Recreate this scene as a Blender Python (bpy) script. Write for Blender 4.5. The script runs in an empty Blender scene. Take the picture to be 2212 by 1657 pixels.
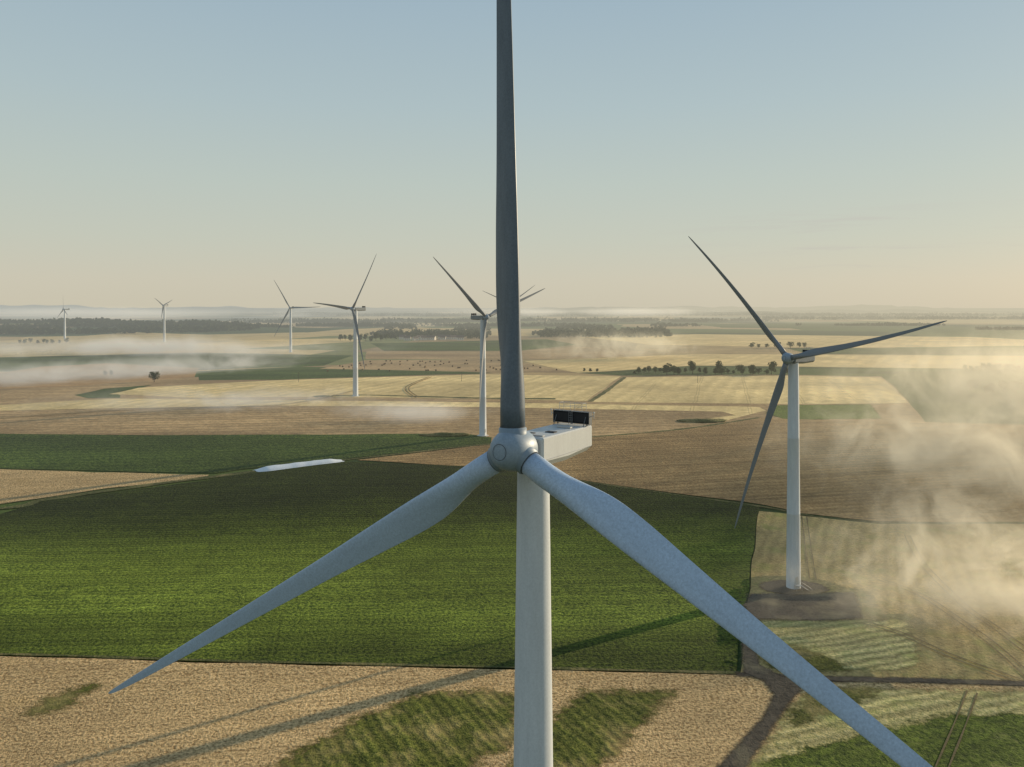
import bpy, bmesh, math, random, bisect
from mathutils import Vector, Matrix, noise
random.seed(7)
S=bpy.context.scene; C=S.collection
R=math.radians
F=1720.0; CH=85.0; HZ=660.0
SUN_AZ=R(58.2); SUN_EL=R(12.5)

# ---------------- terrain ----------------
KN=[(-600,1),(0,1),(140,.9),(185,.7),(239,0),(280,-1.4),(330,.6),(400,5.0),(467,8.6),(540,10.6),(632,12.8),(800,12.0),(1000,10.5),(1250,11.5),(1540,14.5),(2000,12),(3000,9),(5000,5),(26000,4)]
def g_raw(y):
    if y<=KN[0][0]: return KN[0][1]
    for i in range(len(KN)-1):
        a,b=KN[i],KN[i+1]
        if y<=b[0]:
            def sl(k):
                if k<=0 or k>=len(KN)-1: return 0
                return (KN[k+1][1]-KN[k-1][1])/(KN[k+1][0]-KN[k-1][0])
            h=b[0]-a[0]; t=(y-a[0])/h
            m0,m1=sl(i)*h,sl(i+1)*h
            return (2*t**3-3*t*t+1)*a[1]+(t**3-2*t*t+t)*m0+(-2*t**3+3*t*t)*b[1]+(t**3-t*t)*m1
    return KN[-1][1]
YS=[-600,-300,0]+list(range(60,700,10))
y=700.0
while y<26000: YS.append(y); y*=1.035
YS.append(26000.0)
GZ=[g_raw(v) for v in YS]
def g(y):
    if y<=YS[0]: return GZ[0]
    if y>=YS[-1]: return GZ[-1]
    i=bisect.bisect_right(YS,y)-1
    t=(y-YS[i])/(YS[i+1]-YS[i])
    return GZ[i]*(1-t)+GZ[i+1]*t
def at(px,py):
    dx=(px-1106)/F; dz=-max((py-HZ)/F,.0035)
    t=20.0
    while t<40000:
        t2=t*1.02
        if CH+t2*dz-g(t2)<0:
            lo,hi=t,t2
            for _ in range(30):
                m=(lo+hi)/2
                if CH+m*dz-g(m)<0: hi=m
                else: lo=m
            return Vector((lo*dx,lo,g(lo)))
        t=t2
    return Vector((t*dx,t,4))

# ---------------- helpers ----------------
def tag(o,label,cat=None,group=None,kind=None):
    o['label']=label
    if cat: o['category']=cat
    if group: o['group']=group
    if kind: o['kind']=kind
    return o
def mkobj(name,bm,mat,parent=None,smooth=False):
    me=bpy.data.meshes.new(name); bm.normal_update(); bm.to_mesh(me); bm.free()
    if mat: me.materials.append(mat)
    if smooth:
        for p in me.polygons: p.use_smooth=True
    o=bpy.data.objects.new(name,me); C.objects.link(o)
    if parent: o.parent=parent
    return o
def empty(name,loc=(0,0,0),rz=0):
    o=bpy.data.objects.new(name,None); C.objects.link(o); o.location=loc; o.rotation_euler=(0,0,rz); return o
def box(bm,c,s,M=None):
    M=M or Matrix()
    r=bmesh.ops.create_cube(bm,size=1,matrix=M@Matrix.Translation(c)@Matrix.Diagonal((s[0],s[1],s[2],1)))
    return r['verts']
def cyl(bm,p,q,r1,r2=None,n=10,caps=True):
    p=Vector(p);q=Vector(q); r2=r1 if r2 is None else r2
    d=(q-p); z=d.normalized(); a=Vector((1,0,0)) if abs(z.x)<.8 else Vector((0,1,0))
    u=z.cross(a).normalized(); w=z.cross(u)
    A=[bm.verts.new(p+(u*math.cos(2*math.pi*k/n)+w*math.sin(2*math.pi*k/n))*r1) for k in range(n)]
    B=[bm.verts.new(q+(u*math.cos(2*math.pi*k/n)+w*math.sin(2*math.pi*k/n))*r2) for k in range(n)]
    for k in range(n): bm.faces.new((A[k],A[(k+1)%n],B[(k+1)%n],B[k]))
    if caps: bm.faces.new(A[::-1]); bm.faces.new(B)
def loft(bm,rings,cap=True):
    V=[[bm.verts.new(p) for p in r] for r in rings]; n=len(V[0])
    for i in range(len(V)-1):
        for k in range(n): bm.faces.new((V[i][k],V[i][(k+1)%n],V[i+1][(k+1)%n],V[i+1][k]))
    if cap:
        bm.faces.new(V[0][::-1]); bm.faces.new(V[-1])
    bmesh.ops.recalc_face_normals(bm,faces=bm.faces[:])
def autosmooth(o,ang=35):
    me=o.data
    for p in me.polygons: p.use_smooth=True
    bm=bmesh.new(); bm.from_mesh(me)
    for e in bm.edges:
        if len(e.link_faces)==2 and e.calc_face_angle(0)>R(ang): e.smooth=False
    bm.to_mesh(me); bm.free()

# ---------------- shader helpers ----------------
def mth(nt,op,a,b=None,c=None,clamp=False):
    n=nt.nodes.new('ShaderNodeMath'); n.operation=op; n.use_clamp=clamp
    for i,v in enumerate((a,b,c)):
        if v is None: continue
        if isinstance(v,(int,float)): n.inputs[i].default_value=v
        else: nt.links.new(v,n.inputs[i])
    return n.outputs[0]
def mixc(nt,fac,a,b,mode='MIX'):
    n=nt.nodes.new('ShaderNodeMix'); n.data_type='RGBA'; n.blend_type=mode
    for s,v in ((0,fac),(6,a),(7,b)):
        if isinstance(v,(int,float)): n.inputs[s].default_value=v
        elif isinstance(v,tuple): n.inputs[s].default_value=(v[0],v[1],v[2],1)
        else: nt.links.new(v,n.inputs[s])
    return n.outputs[2]
def maprange(nt,v,a,b,c=0,d=1,smooth=False):
    n=nt.nodes.new('ShaderNodeMapRange'); n.clamp=True
    if smooth: n.interpolation_type='SMOOTHSTEP'
    nt.links.new(v,n.inputs[0])
    for i,x in enumerate((a,b,c,d)): n.inputs[i+1].default_value=x
    return n.outputs[0]
def noisen(nt,vec,scale,detail=3,rough=.55,dist=0):
    n=nt.nodes.new('ShaderNodeTexNoise'); n.inputs['Scale'].default_value=scale; n.inputs['Detail'].default_value=detail
    n.inputs['Roughness'].default_value=rough; n.inputs['Distortion'].default_value=dist
    nt.links.new(vec,n.inputs['Vector']); return n.outputs[0]
def mapping(nt,vec,scale=(1,1,1),rot=(0,0,0),loc=(0,0,0)):
    n=nt.nodes.new('ShaderNodeMapping'); n.inputs['Scale'].default_value=scale; n.inputs['Rotation'].default_value=rot; n.inputs['Location'].default_value=loc
    nt.links.new(vec,n.inputs['Vector']); return n.outputs[0]
HG=bpy.data.node_groups.new('painted_haze','ShaderNodeTree')
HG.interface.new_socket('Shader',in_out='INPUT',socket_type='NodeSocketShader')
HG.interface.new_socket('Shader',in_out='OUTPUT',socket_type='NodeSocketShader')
def build_haze():  # distance haze and low mist painted onto surfaces as emission
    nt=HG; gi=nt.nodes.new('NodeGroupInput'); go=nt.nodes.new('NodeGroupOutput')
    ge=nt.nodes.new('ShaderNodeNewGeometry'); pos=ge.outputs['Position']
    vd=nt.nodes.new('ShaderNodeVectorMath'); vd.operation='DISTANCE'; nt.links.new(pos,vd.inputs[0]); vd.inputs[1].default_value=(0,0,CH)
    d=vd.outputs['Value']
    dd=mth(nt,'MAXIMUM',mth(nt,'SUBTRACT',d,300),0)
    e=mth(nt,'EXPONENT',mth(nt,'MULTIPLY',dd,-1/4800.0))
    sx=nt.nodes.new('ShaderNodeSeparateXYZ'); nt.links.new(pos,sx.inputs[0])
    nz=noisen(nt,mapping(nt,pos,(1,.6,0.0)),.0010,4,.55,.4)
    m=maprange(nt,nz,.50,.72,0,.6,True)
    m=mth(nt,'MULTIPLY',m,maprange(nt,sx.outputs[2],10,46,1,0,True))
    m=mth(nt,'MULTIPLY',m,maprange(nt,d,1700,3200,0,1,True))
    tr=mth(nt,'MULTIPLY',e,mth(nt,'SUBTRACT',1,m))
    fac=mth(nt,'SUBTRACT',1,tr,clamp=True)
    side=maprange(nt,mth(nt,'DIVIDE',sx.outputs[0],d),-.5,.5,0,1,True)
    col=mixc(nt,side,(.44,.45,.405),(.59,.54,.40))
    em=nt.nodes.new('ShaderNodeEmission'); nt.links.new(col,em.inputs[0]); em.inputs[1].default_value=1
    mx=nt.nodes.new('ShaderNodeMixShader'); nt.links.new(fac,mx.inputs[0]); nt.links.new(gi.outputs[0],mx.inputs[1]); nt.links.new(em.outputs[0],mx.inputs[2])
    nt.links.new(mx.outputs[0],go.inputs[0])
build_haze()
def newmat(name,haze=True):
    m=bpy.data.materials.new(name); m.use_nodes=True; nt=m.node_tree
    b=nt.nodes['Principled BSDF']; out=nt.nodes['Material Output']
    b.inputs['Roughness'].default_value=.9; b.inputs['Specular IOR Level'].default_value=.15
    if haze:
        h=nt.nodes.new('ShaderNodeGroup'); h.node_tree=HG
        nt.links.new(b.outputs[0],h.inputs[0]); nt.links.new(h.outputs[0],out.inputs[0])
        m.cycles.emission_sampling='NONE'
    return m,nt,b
def posn(nt): return nt.nodes.new('ShaderNodeNewGeometry').outputs['Position']
def field(name,c1,c2,fine=1.0,bump=.5,rows=None,patch=None,tram=None,contrast=(.35,.65),dark=.8,bright=1.2,band=None,pthr=(.5,.68),mid=(.86,1.12),slope_light=None,rows2=None,soft=None,pst=.85):
    m,nt,b=newmat(name); p=posn(nt)
    n1=noisen(nt,p,1/fine,3,.72)
    n2=noisen(nt,p,.012,3,.6,.3)
    n3=noisen(nt,mapping(nt,p,(1,1,1),(0,0,.4)),.09,4,.65)
    col=mixc(nt,maprange(nt,n1,*contrast),c1,c2)
    if patch: col=mixc(nt,maprange(nt,n3,pthr[0],pthr[1],0,pst),col,patch)
    k=maprange(nt,n2,.3,.7,dark,bright)
    k=mth(nt,'MULTIPLY',k,maprange(nt,n3,.3,.7,mid[0],mid[1]))
    if band:
        bx=noisen(nt,mapping(nt,p,(.22,1,1),(0,0,.05)),band[0],3,.5,.2)
        k=mth(nt,'MULTIPLY',k,maprange(nt,bx,.35,.65,band[1],band[2]))
    if slope_light:   # sunlit band of the rolling ground painted into crop brightness by distance
        sy=nt.nodes.new('ShaderNodeSeparateXYZ'); nt.links.new(p,sy.inputs[0])
        yy=mth(nt,'ADD',sy.outputs[1],mth(nt,'MULTIPLY',mth(nt,'SUBTRACT',n2,.5),90))
        up=maprange(nt,yy,slope_light[0],slope_light[1],slope_light[4],1,True); dn=maprange(nt,yy,slope_light[2],slope_light[3],1,slope_light[5],True)
        k=mth(nt,'MULTIPLY',k,mth(nt,'MULTIPLY',up,dn))
    hgt=n1
    for rw in (rows,rows2):
        if not rw: continue
        ang,sp,st=rw
        rp=mapping(nt,p,(1,1,1),(0,0,R(ang)))
        sx=nt.nodes.new('ShaderNodeSeparateXYZ'); nt.links.new(rp,sx.inputs[0])
        wob=mth(nt,'MULTIPLY',n3,sp*1.2)
        s=mth(nt,'SINE',mth(nt,'MULTIPLY',mth(nt,'ADD',sx.outputs[0],wob),2*math.pi/sp))
        amp=maprange(nt,n2,.35,.65,st*.35,st*1.4)
        k=mth(nt,'MULTIPLY',k,mth(nt,'MULTIPLY_ADD',s,amp,1))
        hgt=mth(nt,'MULTIPLY_ADD',s,.6*st,hgt)
    if tram:
        ang,sp,st=tram
        rp=mapping(nt,p,(1,1,1),(0,0,R(ang)))
        sx=nt.nodes.new('ShaderNodeSeparateXYZ'); nt.links.new(rp,sx.inputs[0])
        fr=mth(nt,'FRACT',mth(nt,'DIVIDE',mth(nt,'MULTIPLY_ADD',n2,6,sx.outputs[0]),sp))
        a=mth(nt,'ABSOLUTE',mth(nt,'SUBTRACT',fr,.5))
        l=maprange(nt,mth(nt,'ABSOLUTE',mth(nt,'SUBTRACT',a,1.0/sp)),.25/sp,.6/sp,1-st,1)
        k=mth(nt,'MULTIPLY',k,l)
    vm=nt.nodes.new('ShaderNodeVectorMath'); vm.operation='SCALE'; nt.links.new(col,vm.inputs[0]); nt.links.new(k,vm.inputs['Scale'])
    nt.links.new(vm.outputs[0],b.inputs['Base Color'])
    bp=nt.nodes.new('ShaderNodeBump'); bp.inputs['Strength'].default_value=1; bp.inputs['Distance'].default_value=bump
    nt.links.new(hgt,bp.inputs['Height']); nt.links.new(bp.outputs[0],b.inputs['Normal'])
    if soft:  # ragged, thinning edge: stored distance to the patch's border broken up by noise
        at_=nt.nodes.new('ShaderNodeAttribute'); at_.attribute_name='sd'
        en=noisen(nt,p,soft[1],5,.8)
        v=mth(nt,'MULTIPLY_ADD',mth(nt,'SUBTRACT',en,.5),soft[0],at_.outputs['Fac'])
        fw=soft[2] if len(soft)>2 else .35
        fc=maprange(nt,v,-fw,fw,0,1,True)
        out=nt.nodes['Material Output']; src=out.inputs[0].links[0].from_socket
        tr=nt.nodes.new('ShaderNodeBsdfTransparent'); mx=nt.nodes.new('ShaderNodeMixShader')
        nt.links.new(fc,mx.inputs[0]); nt.links.new(tr.outputs[0],mx.inputs[1]); nt.links.new(src,mx.inputs[2]); nt.links.new(mx.outputs[0],out.inputs[0])
    return m

M_green=field('green_crop',(.030,.056,.009),(.26,.32,.042),.85,1.0,rows=(87,2.6,.12),rows2=(86,9,.10),tram=(-12,28,.12),dark=.76,bright=1.18,mid=(.84,1.14),band=(.022,.75,1.22),slope_light=(180,225,258,335,.52,.26))
M_green2=field('green_crop_far',(.025,.045,.009),(.105,.14,.025),1.6,.7,rows=(85,6,.12),band=(.02,.75,1.25))
M_wheat=field('rough_wheat',(.29,.175,.07),(.88,.62,.31),.65,1.3,dark=.85,contrast=(.36,.60),band=(.08,.88,1.1),mid=(.9,1.08),rows=(82,1.9,.10),rows2=(82,6,.06),patch=(.46,.30,.12),pthr=(.56,.74),pst=.5)
M_brown=field('brown_stubble',(.25,.15,.062),(.44,.28,.12),1.3,.6,rows=(80,4.5,.12),rows2=(80,13,.08),tram=(80,30,.3),band=(.012,.82,1.15))
M_brown2=field('brown_stubble_far',(.35,.22,.10),(.50,.33,.16),3.0,.4,rows=(84,9,.12),rows2=(84,26,.07),band=(.01,.75,1.2))
M_pale=field('pale_stubble',(.68,.48,.20),(.86,.63,.29),3.0,.3,rows=(20,14,.09),tram=(15,40,.2),band=(.012,.85,1.1))
M_tanR=field('tan_field',(.33,.235,.09),(.60,.43,.18),1.0,.7,rows=(25,4,.11),patch=(.30,.27,.08),band=(.02,.78,1.15))
M_gold=field('gold_field',(.66,.45,.18),(.80,.57,.25),5.0,.3,rows=(30,20,.06))
M_orange=field('orange_field',(.38,.22,.09),(.48,.29,.13),4.0,.3)
M_verge=field('verge_grass',(.055,.062,.018),(.15,.145,.05),1.2,.7,patch=(.24,.19,.08))
M_strip=field('green_strip',(.045,.06,.01),(.19,.195,.035),.8,1.0,patch=(.40,.30,.12),rows=(-28,2.2,.18),rows2=(-28,7,.14),pthr=(.48,.72),soft=(11,.28,2.2))
M_weed=field('weedy_patch',(.05,.06,.012),(.19,.19,.04),.8,1.0,patch=(.36,.28,.11),pthr=(.46,.66),soft=(11,.4,2.0))
M_paleG=field('pale_striped_crop',(.30,.27,.09),(.72,.58,.26),.9,.7,rows=(72,3.2,.28),rows2=(72,11,.12),patch=(.30,.31,.09),pthr=(.5,.72),soft=(8,.3,1.5))
M_greenL=field('green_crop_right',(.035,.06,.008),(.18,.225,.03),.9,.9,rows=(60,3,.14),patch=(.36,.34,.11),pthr=(.56,.75),dark=.8,soft=(10,.15,1.2))
M_greenM=field('green_crop_mid',(.04,.07,.01),(.17,.22,.03),1.2,.6,rows=(80,5,.08),soft=(8,.1,1.5))
M_dirt=field('dirt_track',(.060,.048,.034),(.13,.105,.075),.9,.3,patch=(.18,.15,.09),pthr=(.54,.7),soft=(2.4,.6,.7))
M_gravel=field('earth_pad',(.075,.062,.048),(.15,.125,.095),.6,.2,patch=(.22,.18,.11),pthr=(.5,.68),soft=(5,.3,1.0))
M_line=field('wheel_track',(.16,.12,.055),(.25,.185,.085),1.0,.2)
m,nt,b=newmat('far_farmland'); p=posn(nt)
vo=nt.nodes.new('ShaderNodeTexVoronoi'); vo.feature='F1'; vo.distance='CHEBYCHEV'; vo.inputs['Scale'].default_value=.0024; vo.inputs['Randomness'].default_value=.85
nt.links.new(mapping(nt,p,(.75,.6,0),(0,0,.22)),vo.inputs['Vector'])
sc=nt.nodes.new('ShaderNodeSeparateColor'); nt.links.new(vo.outputs['Color'],sc.inputs[0])
cr=nt.nodes.new('ShaderNodeValToRGB'); nt.links.new(sc.outputs[0],cr.inputs[0]); cr.color_ramp.interpolation='CONSTANT'
stops=[(0,(.60,.42,.18)),(.15,(.09,.12,.025)),(.3,(.46,.31,.14)),(.42,(.15,.17,.04)),(.55,(.70,.51,.24)),(.68,(.05,.075,.02)),(.8,(.34,.23,.11)),(.9,(.22,.22,.08))]
cr.color_ramp.elements[0].position=0; cr.color_ramp.elements[0].color=(*stops[0][1],1)
cr.color_ramp.elements[1].position=stops[1][0]; cr.color_ramp.elements[1].color=(*stops[1][1],1)
for s,c in stops[2:]:
    e=cr.color_ramp.elements.new(s); e.color=(*c,1)
n1=noisen(nt,p,.02,5,.6); n0=noisen(nt,p,.7,3,.6)
vm=nt.nodes.new('ShaderNodeVectorMath'); vm.operation='SCALE'; nt.links.new(cr.outputs[0],vm.inputs[0])
nt.links.new(mth(nt,'MULTIPLY',maprange(nt,n1,.3,.7,.75,1.2),maprange(nt,n0,.3,.7,.85,1.1)),vm.inputs['Scale'])
nt.links.new(vm.outputs[0],b.inputs['Base Color'])
bp=nt.nodes.new('ShaderNodeBump'); bp.inputs['Distance'].default_value=.5; nt.links.new(n0,bp.inputs['Height']); nt.links.new(bp.outputs[0],b.inputs['Normal'])
M_ground=m
def paint(name,col,rough=.45,dirt=.12,metal=0,speck=.05):
    m,nt,b=newmat(name); b.inputs['Metallic'].default_value=metal; b.inputs['Specular IOR Level'].default_value=.35
    tc=nt.nodes.new('ShaderNodeTexCoord')
    a=noisen(nt,mapping(nt,tc.outputs['Object'],(1.6,1.6,.2)),1.0,5,.65)
    a2=noisen(nt,tc.outputs['Object'],7,5,.8)
    k=mth(nt,'MULTIPLY',maprange(nt,a,.3,.75,1,1-dirt),maprange(nt,a2,.35,.65,1+speck,1-speck))
    vm=nt.nodes.new('ShaderNodeVectorMath'); vm.operation='SCALE'; vm.inputs[0].default_value=col; nt.links.new(k,vm.inputs['Scale'])
    nt.links.new(vm.outputs[0],b.inputs['Base Color'])
    nt.links.new(maprange(nt,a,.3,.7,rough-.05,rough+.1),b.inputs['Roughness'])
    return m
M_tower=paint('tower_paint',(.58,.61,.63),.55,.16,speck=.08)
M_blade=paint('blade_paint',(.42,.52,.65),.45,.14,speck=.17)
M_bladeD=paint('shaded_blade_paint',(.125,.155,.19),.42,.2,speck=.15)  # shade of the upright blade put into a darker copy of its paint
M_bladeF=paint('silhouette_blade_paint',(.20,.215,.23),.5,.1)  # backlit darkness of the farther turbines' blades put into their colour
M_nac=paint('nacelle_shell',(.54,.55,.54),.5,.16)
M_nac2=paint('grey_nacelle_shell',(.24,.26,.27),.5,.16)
M_hub=paint('hub_shell',(.27,.335,.40),.45,.2,speck=.12)
M_collar=paint('collar_shell',(.22,.28,.34),.45,.15)
M_black=paint('black_grille',(.012,.013,.015),.6)
M_seal=paint('grey_seal',(.07,.08,.09),.6)
M_dark=paint('dark_seam',(.36,.37,.38),.6)
M_frame=paint('cooler_frame_metal',(.12,.125,.13),.5)
M_metal=paint('galvanised_metal',(.50,.50,.48),.4)
M_rust=paint('reddish_brown_trim',(.20,.10,.07),.6)
M_conc=paint('pale_concrete',(.55,.52,.47),.8)
M_sheet=paint('white_sheeting',(.78,.80,.82),.6,.2)
M_wall=paint('pale_render',(.6,.55,.47),.8); M_roof=paint('dark_roof',(.14,.10,.08),.8); M_glass=paint('dark_window',(.05,.06,.07),.2)
M_bale=paint('straw_bale',(.19,.125,.06),.95); M_wood=paint('pole_timber',(.09,.075,.06),.9); M_bark=paint('bark',(.07,.055,.04),.95)
def leafmat(name,c1,c2):
    m,nt,b=newmat(name); n=noisen(nt,posn(nt),.35,3)
    nt.links.new(mixc(nt,maprange(nt,n,.35,.65),c1,c2),b.inputs['Base Color']); return m
M_leaf=leafmat('tree_leaves',(.030,.042,.014),(.08,.10,.03))
M_leaf2=leafmat('wood_leaves',(.020,.030,.014),(.045,.058,.024))

# ---------------- ground & fields ----------------
bm=bmesh.new(); XS=[-22000,-6000,-1500,-400,0,400,1500,6000,22000]
V=[[bm.verts.new((x,yy,g(yy))) for x in XS] for yy in YS]
for i in range(len(YS)-1):
    for k in range(len(XS)-1): bm.faces.new((V[i][k],V[i][k+1],V[i+1][k+1],V[i+1][k]))
tag(mkobj('ground',bm,M_ground,smooth=True),'open farmland stretching to the hazy horizon','ground',kind='structure')
layer=[0]
def drape(name,pts,mat,label,cat,jit=.004,world=False,fine=45):
    layer[0]+=1; off=.03+.012*layer[0]
    P=[p if world else at(*p) for p in pts]
    Q=[]
    for i in range(len(P)):
        a,b=P[i],P[(i+1)%len(P)]; L=(b-a).length; dd=max(80,(a+b).length/2)
        n=max(1,min(fine*2,int(L/(dd/fine)))) if not world else 1
        for k in range(n):
            q=a.lerp(b,k/n)
            if k>0 and jit:
                nn=noise.noise_vector(Vector((q.x,q.y,0))*(9/dd))
                q=q+Vector((nn.x,nn.y,0))*dd*jit
            Q.append(q)
    bm=bmesh.new(); f=bm.faces.new([bm.verts.new((q.x,q.y,0)) for q in Q])
    bmesh.ops.triangulate(bm,faces=[f])
    y0=min(q.y for q in Q); y1=max(q.y for q in Q)
    for yy in YS:
        if y0<yy<y1: bmesh.ops.bisect_plane(bm,geom=bm.verts[:]+bm.edges[:]+bm.faces[:],plane_co=(0,yy,0),plane_no=(0,1,0),dist=1e-4)
    for v in bm.verts: v.co.z=g(v.co.y)+off
    bm.normal_update()
    for f in bm.faces:
        if f.normal.z<0: f.normal_flip()
    o=mkobj(name,bm,mat,smooth=True); return tag(o,label,cat,kind='structure')
def softpatch(name,pts,mat,label,cat,margin=5.0,step=1.3,world=False):
    layer[0]+=1; off=.03+.012*layer[0]
    P=[p if world else at(*p) for p in pts]; n=len(P)
    E=[(P[i].x,P[i].y,P[(i+1)%n].x,P[(i+1)%n].y) for i in range(n)]
    def sd(x,y):
        d=1e9; ins=False
        for ax,ay,bx,by in E:
            ux,uy=bx-ax,by-ay; L=ux*ux+uy*uy; t=max(0,min(1,((x-ax)*ux+(y-ay)*uy)/L)) if L else 0
            dx,dy=x-ax-t*ux,y-ay-t*uy; d=min(d,dx*dx+dy*dy)
            if (ay>y)!=(by>y) and x<(bx-ax)*(y-ay)/(by-ay)+ax: ins=not ins
        d=math.sqrt(d); return d if ins else -d
    x0=min(p.x for p in P)-margin; x1=max(p.x for p in P)+margin; y0=max(118,min(p.y for p in P)-margin); y1=max(p.y for p in P)+margin
    nx=int((x1-x0)/step)+1; ny=int((y1-y0)/step)+1
    verts=[];val=[];idx={}
    D=[[sd(x0+i*step,y0+j*step) for i in range(nx+1)] for j in range(ny+1)]
    faces=[]
    for j in range(ny):
        for i in range(nx):
            if max(D[j][i],D[j][i+1],D[j+1][i],D[j+1][i+1])<-margin: continue
            f=[]
            for (a,c) in ((i,j),(i+1,j),(i+1,j+1),(i,j+1)):
                if (a,c) not in idx:
                    idx[(a,c)]=len(verts); yy=y0+c*step; verts.append((x0+a*step,yy,g(yy)+off)); val.append(D[c][a])
                f.append(idx[(a,c)])
            faces.append(f)
    me=bpy.data.meshes.new(name); me.from_pydata(verts,[],faces); me.materials.append(mat)
    A=me.attributes.new('sd','FLOAT','POINT'); A.data.foreach_set('value',val)
    for p in me.polygons: p.use_smooth=True
    o=bpy.data.objects.new(name,me); C.objects.link(o); return tag(o,label,cat,kind='structure')
def strip(name,pts,width,mat,label,cat,world=False,offs=0):
    P=[p if world else at(*p) for p in pts]
    Q=[]
    for i in range(len(P)-1):
        p0=P[max(0,i-1)];p1=P[i];p2=P[i+1];p3=P[min(len(P)-1,i+2)]
        n=16
        for k in range(n):
            t=k/n; Q.append(.5*((2*p1)+(p2-p0)*t+(2*p0-5*p1+4*p2-p3)*t*t+(3*p1-p0-3*p2+p3)*t**3))
    Q.append(P[-1]); layer[0]+=1; off=.03+.012*layer[0]
    bm=bmesh.new(); prev=None
    for i,q in enumerate(Q):
        d=(Q[min(i+1,len(Q)-1)]-Q[max(i-1,0)]); d.z=0; d.normalize(); n=Vector((-d.y,d.x,0))
        w=width*(1+.6*noise.noise(q*.09))
        a=q+n*(offs+w/2); b_=q+n*(offs-w/2)
        a=bm.verts.new((a.x,a.y,g(a.y)+off)); b_=bm.verts.new((b_.x,b_.y,g(b_.y)+off))
        if prev: bm.faces.new((prev[1],b_,a,prev[0]))
        prev=(a,b_)
    return tag(mkobj(name,bm,mat,smooth=True),label,cat,kind='structure')

drape('crop_field',[(360,756),(430,742),(560,734),(740,731),(790,737),(620,748),(400,760)],M_gold,'golden field beyond the left mist band','field')
drape('crop_field',[(800,742),(1180,733),(1245,745),(1120,758),(830,758)],M_green2,'far green field behind the central tower','field')
drape('crop_field',[(790,758),(1130,758),(1260,748),(1400,760),(1250,778),(790,776)],M_brown2,'hazy brown strip beyond the bale field','field')
drape('crop_field',[(-400,770),(0,772),(420,762),(760,768),(700,790),(430,800),(0,803),(-400,810)],M_green2,'dark field under the left mist','field')
drape('crop_field',[(-300,815),(0,806),(90,792),(230,785),(430,795),(420,815),(160,835),(-300,860)],M_orange,'orange brown field at the left under mist','field')
drape('crop_field',[(690,797),(790,778),(1100,778),(1240,805),(1000,805)],M_brown2,'tan stubble field dotted with round bales','field')
drape('crop_field',[(1130,780),(1500,765),(2400,770),(2400,800),(1500,790),(1250,806)],M_gold,'hazy gold field at the right','field')
drape('crop_field',[(1250,728),(1500,722),(2100,728),(2400,745),(1800,752),(1400,745)],M_gold,'long pale field far to the right','field')
drape('crop_field',[(1700,752),(2400,752),(2400,768),(1750,765)],M_green2,'hazy green field far to the right','field')
drape('crop_field',[(1500,700),(1900,698),(2050,704),(1800,710),(1560,708)],M_green2,'hazy green field near the right horizon','field')
drape('crop_field',[(1250,806),(1500,790),(2400,800),(2400,815),(1900,813),(1350,812)],M_green2,'green strip along the row of trees','field')
drape('crop_field',[(1900,812),(2400,800),(2600,930),(1900,908),(1960,872)],M_green2,'dull green field behind the right mist','field')
drape('crop_field',[(-500,860),(150,835),(420,815),(560,815),(1060,808),(1340,812),(1700,810),(1905,814),(1965,872),(2000,915),(1700,905),(1640,905),(1480,930),(1290,945),(1060,955),(700,942),(0,940),(-500,938)],M_brown2,'brown stubble field across the middle','field')
drape('crop_field',[(430,806),(700,797),(1000,803),(1065,806),(600,821),(430,822)],M_green2,'thin dark green field beyond pale stubble','field')
drape('crop_field',[(160,854),(225,840),(330,832),(250,850),(260,860),(190,861)],M_green2,'small green wedge left of pale stubble','field')
drape('crop_field',[(235,852),(300,838),(600,822),(900,813),(1060,809),(1342,813),(1268,867),(1060,862),(700,858),(420,860)],M_pale,'pale straw field in the middle distance','field')
drape('crop_field',[(1352,815),(1700,812),(1902,816),(1962,871),(1700,874),(1278,869)],M_pale,'pale straw field right of centre','field')
drape('crop_field',[(-300,895),(0,876),(240,862),(700,866),(1060,870),(1640,880),(1655,888),(1560,912),(1480,912),(1590,898),(1560,890),(1060,880),(620,877),(300,882),(0,888),(-300,905)],M_pale,'narrow pale straw band','field')
strip('grass_verge',[(680,858),(780,854),(900,857),(1060,861),(1200,862)],7,M_verge,'dark verge along the pale straw field','verge')
strip('grass_verge',[(1275,868),(1310,845),(1350,815)],4,M_verge,'diagonal dark verge between the two pale straw fields','verge')
softpatch('crop_field',[(1680,876),(1880,874),(1905,905),(1700,908),(1655,893)],M_greenM,'green patch behind the right turbine tower','field',step=3)
drape('crop_field',[(-600,930),(0,938),(300,942),(700,940),(1000,937),(1062,946),(1060,962),(900,975),(740,993),(560,1011),(470,1023),(300,1021),(0,1013),(-600,1005)],M_green2,'dark green field at the left middle','field')
drape('crop_field',[(770,995),(1050,962),(1290,945),(1480,928),(1640,903),(1700,906),(2000,915),(2500,925),(2600,1130),(1900,1128),(1730,1110),(1650,1092),(1300,1045),(1060,1012)],M_brown,'wide brown field behind the right turbine','field')
strip('grass_verge',[(560,1014),(740,995),(900,977),(1060,960),(1290,944),(1480,927),(1640,903)],3.0,M_verge,'dark verge between brown and green fields','verge')
drape('crop_field',[(-600,1008),(0,1015),(200,1022),(452,1027),(440,1036),(230,1056),(80,1079),(0,1090),(-600,1130)],M_wheat,'bleached rough field at the left edge','field')
drape('crop_field',[(-800,1150),(0,1112),(100,1083),(440,1040),(560,1020),(750,998),(1060,1010),(1300,1047),(1645,1093),(1638,1112),(1625,1200),(1615,1290),(1600,1370),(1590,1456),(1115,1447),(500,1433),(0,1419),(-800,1405)],M_green,'large green crop field in front','field')
strip('grass_verge',[(-500,1135),(0,1100),(100,1080),(300,1052),(470,1030),(560,1018)],4,M_verge,'dark verge above the green field','verge')
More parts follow.
